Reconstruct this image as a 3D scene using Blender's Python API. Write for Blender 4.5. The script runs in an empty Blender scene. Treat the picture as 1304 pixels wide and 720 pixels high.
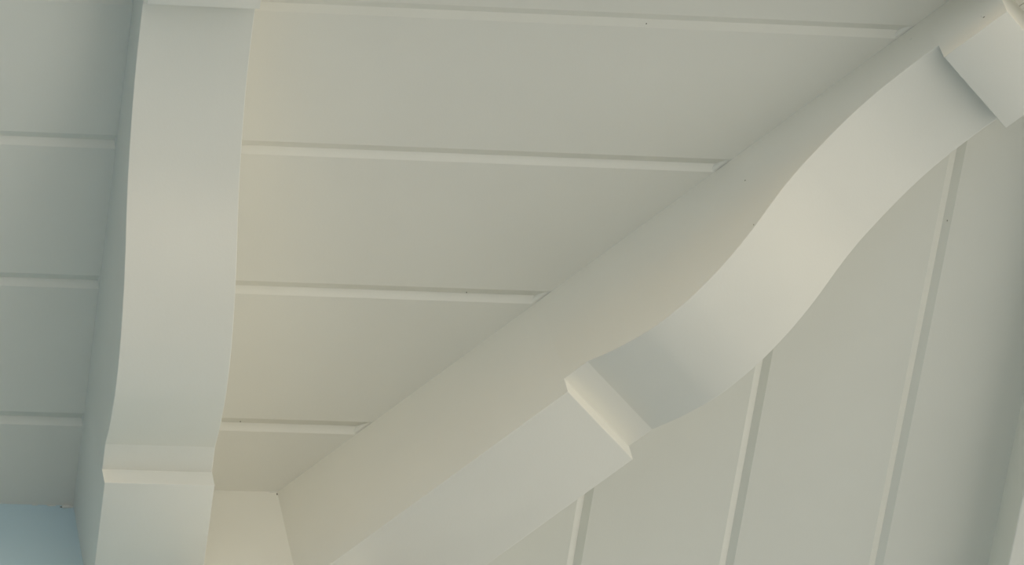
import bpy, bmesh, math, random
from mathutils import Matrix, Vector

random.seed(4)
S = bpy.context.scene
COL = S.collection
H = 6.2                      # height of the soffit above the ground

# ------------------------------------------------------------------ camera
cam_data = bpy.data.cameras.new('camera')
cam = bpy.data.objects.new('camera', cam_data)
COL.objects.link(cam)
S.camera = cam
cam_data.sensor_width = 36.0
cam_data.lens = 8000.0 / 1304.0 * 36.0
cam_data.clip_start = 0.1
cam_data.clip_end = 500.0
RIGHT = Vector((0.97876, -0.13466, -0.15457))
DOWN = Vector((0.03445, 0.85133, -0.52350))
FWD = Vector((0.20209, 0.50706, 0.83788))
cam.matrix_world = Matrix((
    (RIGHT[0], -DOWN[0], -FWD[0], -0.95004),
    (RIGHT[1], -DOWN[1], -FWD[1], -2.79806),
    (RIGHT[2], -DOWN[2], -FWD[2], H - 4.59649),
    (0, 0, 0, 1)))

# ------------------------------------------------------------------ sky and sun
SUN_AZ = math.radians(-122.0)    # from +x towards +y: late sun from the front left, over the added shading wing
SUN_EL = math.radians(19.6)
world = bpy.data.worlds.new('sky')
S.world = world
world.use_nodes = True
nt = world.node_tree
nt.nodes.clear()
wo = nt.nodes.new('ShaderNodeOutputWorld')
bg = nt.nodes.new('ShaderNodeBackground')
sky = nt.nodes.new('ShaderNodeTexSky')
sky.sky_type = 'NISHITA'
sky.sun_disc = False
sky.sun_elevation = SUN_EL
sky.sun_rotation = math.radians(90.0) - SUN_AZ
sky.dust_density = 2.0
bg.inputs['Strength'].default_value = 0.040
nt.links.new(sky.outputs['Color'], bg.inputs['Color'])
nt.links.new(bg.outputs['Background'], wo.inputs['Surface'])

sd = bpy.data.lights.new('sun', 'SUN')
sd.energy = 6.4
sd.angle = math.radians(0.6)
sd.color = (1.0, 0.955, 0.92)
sun = bpy.data.objects.new('sun', sd)
COL.objects.link(sun)
to_sun = Vector((math.cos(SUN_AZ) * math.cos(SUN_EL), math.sin(SUN_AZ) * math.cos(SUN_EL), math.sin(SUN_EL)))
sun.rotation_euler = to_sun.to_track_quat('Z', 'Y').to_euler()
sun.location = to_sun * 30

S.view_settings.view_transform = 'Standard'
S.view_settings.look = 'None'
S.view_settings.gamma = 1.0
S.view_settings.exposure = 1.64

# ------------------------------------------------------------------ materials
def paint(name, col, rough=0.5, var=0.03, bump=0.06, scale=60.0):
    """Brushed house paint: faint tone variation and fine relief."""
    m = bpy.data.materials.new(name)
    m.use_nodes = True
    t = m.node_tree
    b = t.nodes['Principled BSDF']
    b.inputs['Roughness'].default_value = rough
    tc = t.nodes.new('ShaderNodeTexCoord')
    n = t.nodes.new('ShaderNodeTexNoise')
    n.inputs['Scale'].default_value = scale * 0.2
    n.inputs['Detail'].default_value = 6
    t.links.new(tc.outputs['Object'], n.inputs['Vector'])
    mix = t.nodes.new('ShaderNodeMix')
    mix.data_type = 'RGBA'
    mix.inputs[6].default_value = [c * (1 - var) for c in col] + [1]
    mix.inputs[7].default_value = [min(1, c * (1 + var)) for c in col] + [1]
    t.links.new(n.outputs['Fac'], mix.inputs[0])
    t.links.new(mix.outputs[2], b.inputs['Base Color'])
    n2 = t.nodes.new('ShaderNodeTexNoise')
    n2.inputs['Scale'].default_value = scale * 8
    n2.inputs['Detail'].default_value = 4
    t.links.new(tc.outputs['Object'], n2.inputs['Vector'])
    bp = t.nodes.new('ShaderNodeBump')
    bp.inputs['Strength'].default_value = bump
    bp.inputs['Distance'].default_value = 0.001
    t.links.new(n2.outputs['Fac'], bp.inputs['Height'])
    t.links.new(bp.outputs['Normal'], b.inputs['Normal'])
    return m

CREAM = (0.84, 0.82, 0.735)
M_CREAM = paint('cream_soffit_paint', CREAM, 0.55)
M_TRIM = paint('cream_trim_paint', CREAM, 0.42)
M_BLUE = paint('blue_wall_paint', (0.55, 0.70, 0.76), 0.6)
M_SHADE_WING = paint('shade_wing_paint', (0.32, 0.44, 0.57), 0.6)  # tone of the added wing, set for its dim bounce
M_CHIP = paint('bare_caulk', (0.80, 0.79, 0.72), 0.7)
M_DARK = paint('grime', (0.22, 0.20, 0.15), 0.8)
M_ROOF = paint('grey_roofing', (0.20, 0.19, 0.18), 0.9)

def ground_material():
    m = bpy.data.materials.new('dry_grass_and_gravel')
    m.use_nodes = True
    t = m.node_tree
    b = t.nodes['Principled BSDF']
    b.inputs['Roughness'].default_value = 0.95
    tc = t.nodes.new('ShaderNodeTexCoord')
    n = t.nodes.new('ShaderNodeTexNoise')
    n.inputs['Scale'].default_value = 0.8
    n.inputs['Detail'].default_value = 8
    t.links.new(tc.outputs['Object'], n.inputs['Vector'])
    r = t.nodes.new('ShaderNodeValToRGB')
    r.color_ramp.elements[0].position = 0.35
    r.color_ramp.elements[0].color = (0.33, 0.332, 0.30, 1)
    r.color_ramp.elements[1].position = 0.65
    r.color_ramp.elements[1].color = (0.46, 0.463, 0.42, 1)
    t.links.new(n.outputs['Fac'], r.inputs['Fac'])
    t.links.new(r.outputs['Color'], b.inputs['Base Color'])
    return m

# ------------------------------------------------------------------ mesh helpers
def finish(name, bm, mat, parent=None, smooth=None):
    bmesh.ops.recalc_face_normals(bm, faces=bm.faces[:])
    me = bpy.data.meshes.new(name)
    bm.to_mesh(me)
    bm.free()
    me.materials.append(mat)
    if smooth is not None:
        for p in me.polygons:
            p.use_smooth = True
        me.set_sharp_from_angle(angle=math.radians(smooth))
    o = bpy.data.objects.new(name, me)
    COL.objects.link(o)
    if parent is not None:
        o.parent = parent
    return o

def tag(o, label=None, cat=None, kind=None, group=None):
    if label: o['label'] = label
    if cat: o['category'] = cat
    if kind: o['kind'] = kind
    if group: o['group'] = group
    return o

def prism(bottom, top):
    """A closed solid between two matching loops of points."""
    bm = bmesh.new()
    a = [bm.verts.new(p) for p in bottom]
    b = [bm.verts.new(p) for p in top]
    n = len(a)
    bm.faces.new(a)
    bm.faces.new(b[::-1])
    for i in range(n):
        bm.faces.new((a[i], b[i], b[(i + 1) % n], a[(i + 1) % n]))
    return bm

def box(x0, x1, y0, y1, z0, z1):
    lo = [(x0, y0, z0), (x1, y0, z0), (x1, y1, z0), (x0, y1, z0)]
    return prism(lo, [(x, y, z1) for x, y, _ in lo])

def bevel(bm, w, angle=50, seg=2, keep=None):
    bm.normal_update()
    es = [e for e in bm.edges if len(e.link_faces) == 2 and e.calc_face_angle(0) > math.radians(angle)
          and (keep is None or keep(*[v.co for v in e.verts]))]
    bmesh.ops.bevel(bm, geom=es, offset=w, segments=seg, profile=0.5, affect='EDGES')
    return bm

# ------------------------------------------------------------------ plan of the corner (y points into the house)
WALL_Y = 0.2294              # face of the blue left wall
WALL_X = 0.0238              # face of the right wall, behind the diagonal bracket
DIAG = 0.2532                # hip line: x + y = DIAG
CB = 0.0205                  # how far the corner board stands proud
FX, FY = 0.6406, -0.3876     # inner faces of the two fascias
DEEP = 0.0553                # how far the fascias hang below the soffit
BW = 0.095                   # bracket width
BX = -0.2028                 # left face of the left bracket
STEP_Y = 0.1062              # step between base block and scroll on the left bracket
END_L = STEP_Y - FY

# ------------------------------------------------------------------ ground, walls, roof
bm = box(-60, 60, -60, 60, -0.2, 0.0)
tag(finish('ground', bm, ground_material()), 'pale dry ground around the house', 'ground', 'structure')

bm = box(-7.0, WALL_X, WALL_Y, WALL_Y + 0.15, 0, H)
tag(finish('wall_left', bm, M_BLUE), 'dusty blue wall under the soffit beside the left bracket', 'wall', 'structure')
bm = box(WALL_X - 0.15, WALL_X, WALL_Y + 0.15, 7.0, 0, H)
tag(finish('wall_right', bm, M_BLUE), 'side wall behind the diagonal bracket', 'wall', 'structure')
bm = box(-7.5, FX + 0.05, FY - 0.05, 7.5, H + 0.05, H + 0.30)
tag(finish('roof', bm, M_ROOF), 'roof deck above the boarded soffit', 'roof', 'structure')

# added unseen: wing shading the left, dark slab cutting ground bounce near the walls
bm = box(-9.0, -2.40, -5.20, WALL_Y, 0, 7.7)
tag(finish('wall_shade_wing', bm, M_SHADE_WING), 'unseen wing added at left to shade the corner', 'wall', 'structure')
bm = box(-2.40, 2.60, -3.60, 7.0, 0.0, 0.03)
tag(finish('ground_bounce_cut', bm, paint('bounce_cut_dark', (0.06, 0.06, 0.045), 0.95)), 'dark slab added by the walls to cut ground bounce', 'ground', 'structure')

# corner board: L-shaped cream post trim wrapping the corner
cx0 = BX + BW
pl = [(cx0, WALL_Y), (cx0, WALL_Y - CB), (WALL_X + CB, WALL_Y - CB), (WALL_X + CB, WALL_Y + 0.13), (WALL_X, WALL_Y + 0.13), (WALL_X, WALL_Y)]
bm = prism([(x, y, 0) for x, y in pl], [(x, y, H) for x, y in pl])
corner = tag(finish('trim_1', bm, M_TRIM), 'cream corner board between the two brackets at the bottom', 'trim', 'structure')

# ------------------------------------------------------------------ soffit of V-jointed boards
ceil_bm = box(-7.0, FX, FY, 7.0, H + 0.020, H + 0.048)
ceiling = tag(finish('ceiling', ceil_bm, M_CREAM), 'cream soffit of V-jointed boards mitred at the hip', 'ceiling', 'structure')

GW, GD, GAP = 0.0067, 0.0036, 0.00001
def board(e0, e1, side, v0=True, v1=True):
    """One board between the joint lines e0 < e1; chamfered along each V joint, mitred at the hip.
    side 'left': runs along x, joints are y values; side 'right': runs along y, joints are x values."""
    dz = random.uniform(-0.00015, 0.00015)
    a, b = e0 + GAP, e1 - GAP
    sec = []
    sec += [(a, GD), (a + GW, 0)] if v0 else [(a, 0)]
    sec += [(b - GW, 0), (b, GD)] if v1 else [(b, 0)]
    sec += [(b, 0.020), (a, 0.020)]
    M = DIAG - 0.0014
    if side == 'left':
        far = [(-3.0, y, H + z + dz) for y, z in sec]
        hip = [(M - 0.0004 - y, y, H + z + dz) for y, z in sec]
    else:
        far = [(x, 3.0, H + z + dz) for x, z in sec]
        hip = [(x, M + 0.0004 - x, H + z + dz) for x, z in sec]
    return finish('board', prism(far, hip), M_CREAM, ceiling)

left_joints = [FY, -0.2826, -0.1424, -0.0020, 0.1393, WALL_Y]
for i in range(5):
    board(left_joints[i], left_joints[i + 1], 'left', i > 0, i < 4)
right_joints = [WALL_X, 0.1156, 0.2560, 0.3966, 0.5357, FX]
for i in range(5):
    board(right_joints[i], right_joints[i + 1], 'right', i > 0, i < 4)

# fascias hanging at the outer edges of the soffit
bm = prism([(FX, FY, H - DEEP), (FX, 7.0, H - DEEP), (FX + 0.03, 7.0, H - DEEP), (FX + 0.03, FY - 0.03, H - DEEP)],
           [(FX, FY, H + 0.2), (FX, 7.0, H + 0.2), (FX + 0.03, 7.0, H + 0.2), (FX + 0.03, FY - 0.03, H + 0.2)])
tag(finish('trim_2', bevel(bm, 0.0012), M_TRIM), 'cream fascia board hanging along the right edge of the soffit', 'fascia', 'structure')
bm = prism([(FX, FY, H - DEEP), (-7.0, FY, H - DEEP), (-7.0, FY - 0.03, H - DEEP), (FX + 0.03, FY - 0.03, H - DEEP)],
           [(FX, FY, H + 0.2), (-7.0, FY, H + 0.2), (-7.0, FY - 0.03, H + 0.2), (FX + 0.03, FY - 0.03, H + 0.2)])
tag(finish('trim_3', bevel(bm, 0.0012), M_TRIM), 'cream fascia board along the front edge of the soffit', 'fascia', 'structure')

# ------------------------------------------------------------------ ogee eave brackets
CURVE = [(0.0, 0.1290), (0.0255, 0.1290), (0.0500, 0.1384), (0.0749, 0.1448), (0.0920, 0.1474), (0.1140, 0.1467),
         (0.1342, 0.1437), (0.1518, 0.1388), (0.1696, 0.1324), (0.1883, 0.1239), (0.2089, 0.1122), (0.2291, 0.0988),
         (0.2462, 0.0880), (0.2647, 0.0785), (0.2783, 0.0730), (0.2968, 0.0662), (0.3272, 0.0570), (0.3546, 0.0519),
         (0.3811, 0.0498), (0.4041, 0.0493), (0.4220, 0.0500)]
D_BASE, D_END, S_END = 0.1497, 0.0705, 0.422

def spline(pts, n):
    out = []
    for i in range(len(pts) - 1):
        p0 = pts[max(i - 1, 0)]; p1 = pts[i]; p2 = pts[i + 1]; p3 = pts[min(i + 2, len(pts) - 1)]
        for k in range(n):
            t = k / n
            out.append(tuple(0.5 * (2 * p1[j] + (p2[j] - p0[j]) * t + (2 * p0[j] - 5 * p1[j] + 4 * p2[j] - p3[j]) * t * t
                       + (3 * p1[j] - p0[j] - 3 * p2[j] + p3[j]) * t ** 3) for j in (0, 1)))
    out.append(pts[-1])
    return out

def bracket(name, origin, ang, s_end, label, back_l, back_c, bead):
    """local x: outward along the bracket from its step, local y: across (0 .. BW), z down from the soffit"""
    root = bpy.data.objects.new(name, None)
    COL.objects.link(root)
    root.empty_display_size = 0.05
    root.location = (origin[0], origin[1], H)
    root.rotation_euler = (0, 0, ang)
    tag(root, label, 'bracket')
    # base block against the wall (notched in plan where it meets the corner)
    if back_c is None:
        plan = [(0, 0), (0, BW), (back_l, BW), (back_l, 0)]
    else:
        plan = [(0, 0), (0, BW), (back_l, BW), (back_c, BW / 2), (back_l, 0)]
    bm = prism([(s, w, -D_BASE) for s, w in plan], [(s, w, 0) for s, w in plan])
    finish('base_block', bevel(bm, 0.0007, keep=lambda a, b: max(a.z, b.z) < -0.12), M_TRIM, root, 35)
    # scroll: the fillet, then the ogee
    prof = [CURVE[0], CURVE[1]] + spline(CURVE[1:], 4)[1:]
    loop = [(0, 0)] + prof + [(S_END, 0)]
    bm = prism([(s, 0, -d) for s, d in loop], [(s, BW, -d) for s, d in loop])
    finish('scroll', bevel(bm, 0.0006, 60, keep=lambda a, b: max(a.z, b.z) < -0.01 and abs(a.y - b.y) < 0.001), M_TRIM, root, 12)
    # end block
    bm = prism([(S_END, 0, -D_END), (S_END, BW, -D_END), (s_end, BW, -D_END), (s_end, 0, -D_END)],
               [(S_END, 0, 0), (S_END, BW, 0), (s_end, BW, 0), (s_end, 0, 0)])
    finish('end_block', bevel(bm, 0.0007, keep=lambda a, b: max(a.z, b.z) < -0.06 or min(a.x, b.x) > S_END + 0.01), M_TRIM, root, 35)
    # painted caulk along the joint with the soffit
    for w, sgn in ((0.0, -1), (BW, 1)):
        c = bead if sgn < 0 else 0.0015
        k = back_l + 0.02
        sec = [(w, 0.0003), (w + sgn * 0.35 * c, 0.0004), (w + sgn * 0.75 * c, 0.0018), (w + sgn * c, 0.0040), (w, 0.0040)]
        bm = prism([(k, y, z) for y, z in sec], [(s_end, y, z) for y, z in sec])
        finish('caulk_bead', bm, M_TRIM, root)
    return root

# y across: for the left bracket local x points to world -y, local y to world +x
left_b = bracket('eave_bracket', (BX, STEP_Y), -math.pi / 2, END_L,
                 'straight cream ogee bracket at left, square to the blue wall', STEP_Y - WALL_Y, None, 0.0015)
c0 = 0.186
s_face = -(WALL_Y - CB) * math.sqrt(2)
xc, yc = WALL_X + CB, WALL_Y - CB
s_corner = ((xc - c0) - yc) * math.sqrt(0.5)
diag_b = bracket('eave_bracket.001', (c0, 0.0), -math.pi / 4, 0.489,
                 'diagonal cream ogee bracket running along the hip to upper right', s_face, s_corner, 0.005)

# ------------------------------------------------------------------ flakes, caulk and specks in the paint
def blob(parent, name, loc, size, mat, seed, axes=(1, 1, 1)):
    r = random.Random(seed)
    bm = bmesh.new()
    bmesh.ops.create_icosphere(bm, subdivisions=2, radius=1.0)
    for v in bm.verts:
        k = r.uniform(0.7, 1.25)
        v.co = Vector((v.co.x * size * axes[0] * k, v.co.y * size * axes[1] * k, v.co.z * size * axes[2] * k)) + Vector(loc)
    return finish(name, bm, mat, parent, 60)

blue = bpy.data.objects['wall_left']
blob(blue, 'caulk', (BX - 0.006, WALL_Y, H - 0.002), 0.0030, M_CHIP, 1, (1.8, 0.6, 1.0))
blob(blue, 'caulk', (BX - 0.020, WALL_Y, H - 0.001), 0.0013, M_CHIP, 2, (3.5, 0.6, 0.6))
blob(blue, 'caulk', (BX - 0.034, WALL_Y, H - 0.001), 0.0009, M_CHIP, 3, (3.0, 0.6, 0.6))
blob(blue, 'crack', (BX - 0.011, WALL_Y - 0.0005, H - 0.0035), 0.0009, M_DARK, 4, (1.6, 0.4, 0.8))
blob(corner, 'crack', (-0.0235, WALL_Y - CB - 0.0003, H - 0.004), 0.0006, M_DARK, 5, (1.0, 0.5, 2.2))
blob(corner, 'caulk', (-0.0275, WALL_Y - CB, H - 0.0008), 0.0012, M_CHIP, 6, (3.0, 0.6, 0.6))
blob(diag_b, 'nail_hole', (0.2160, 0, -0.0416), 0.0006, M_DARK, 7)
blob(diag_b, 'nail_hole', (0.2095, 0, -0.1085), 0.0005, M_DARK, 11)
blob(diag_b, 'nail_hole', (0.4683, 0, -0.0563), 0.0008, M_DARK, 8, (1.5, 0.5, 0.5))
blob(diag_b, 'paint_drip', (0.4670, 0, -0.0525), 0.0006, M_CHIP, 9, (0.8, 0.8, 4.0))
blob(diag_b, 'paint_drip', (0.4014, 0, -0.0146), 0.0007, M_CHIP, 10, (2.5, 0.7, 1.2))
for k, (x, y) in enumerate(((-0.064, 0.1370), (0.1200, -0.0040), (0.2400, -0.2790), (0.5390, -0.0950))):
    blob(ceiling, 'nick', (x, y, H + 0.0012), 0.0007, M_DARK, 20 + k, (0.7, 0.9, 0.7))
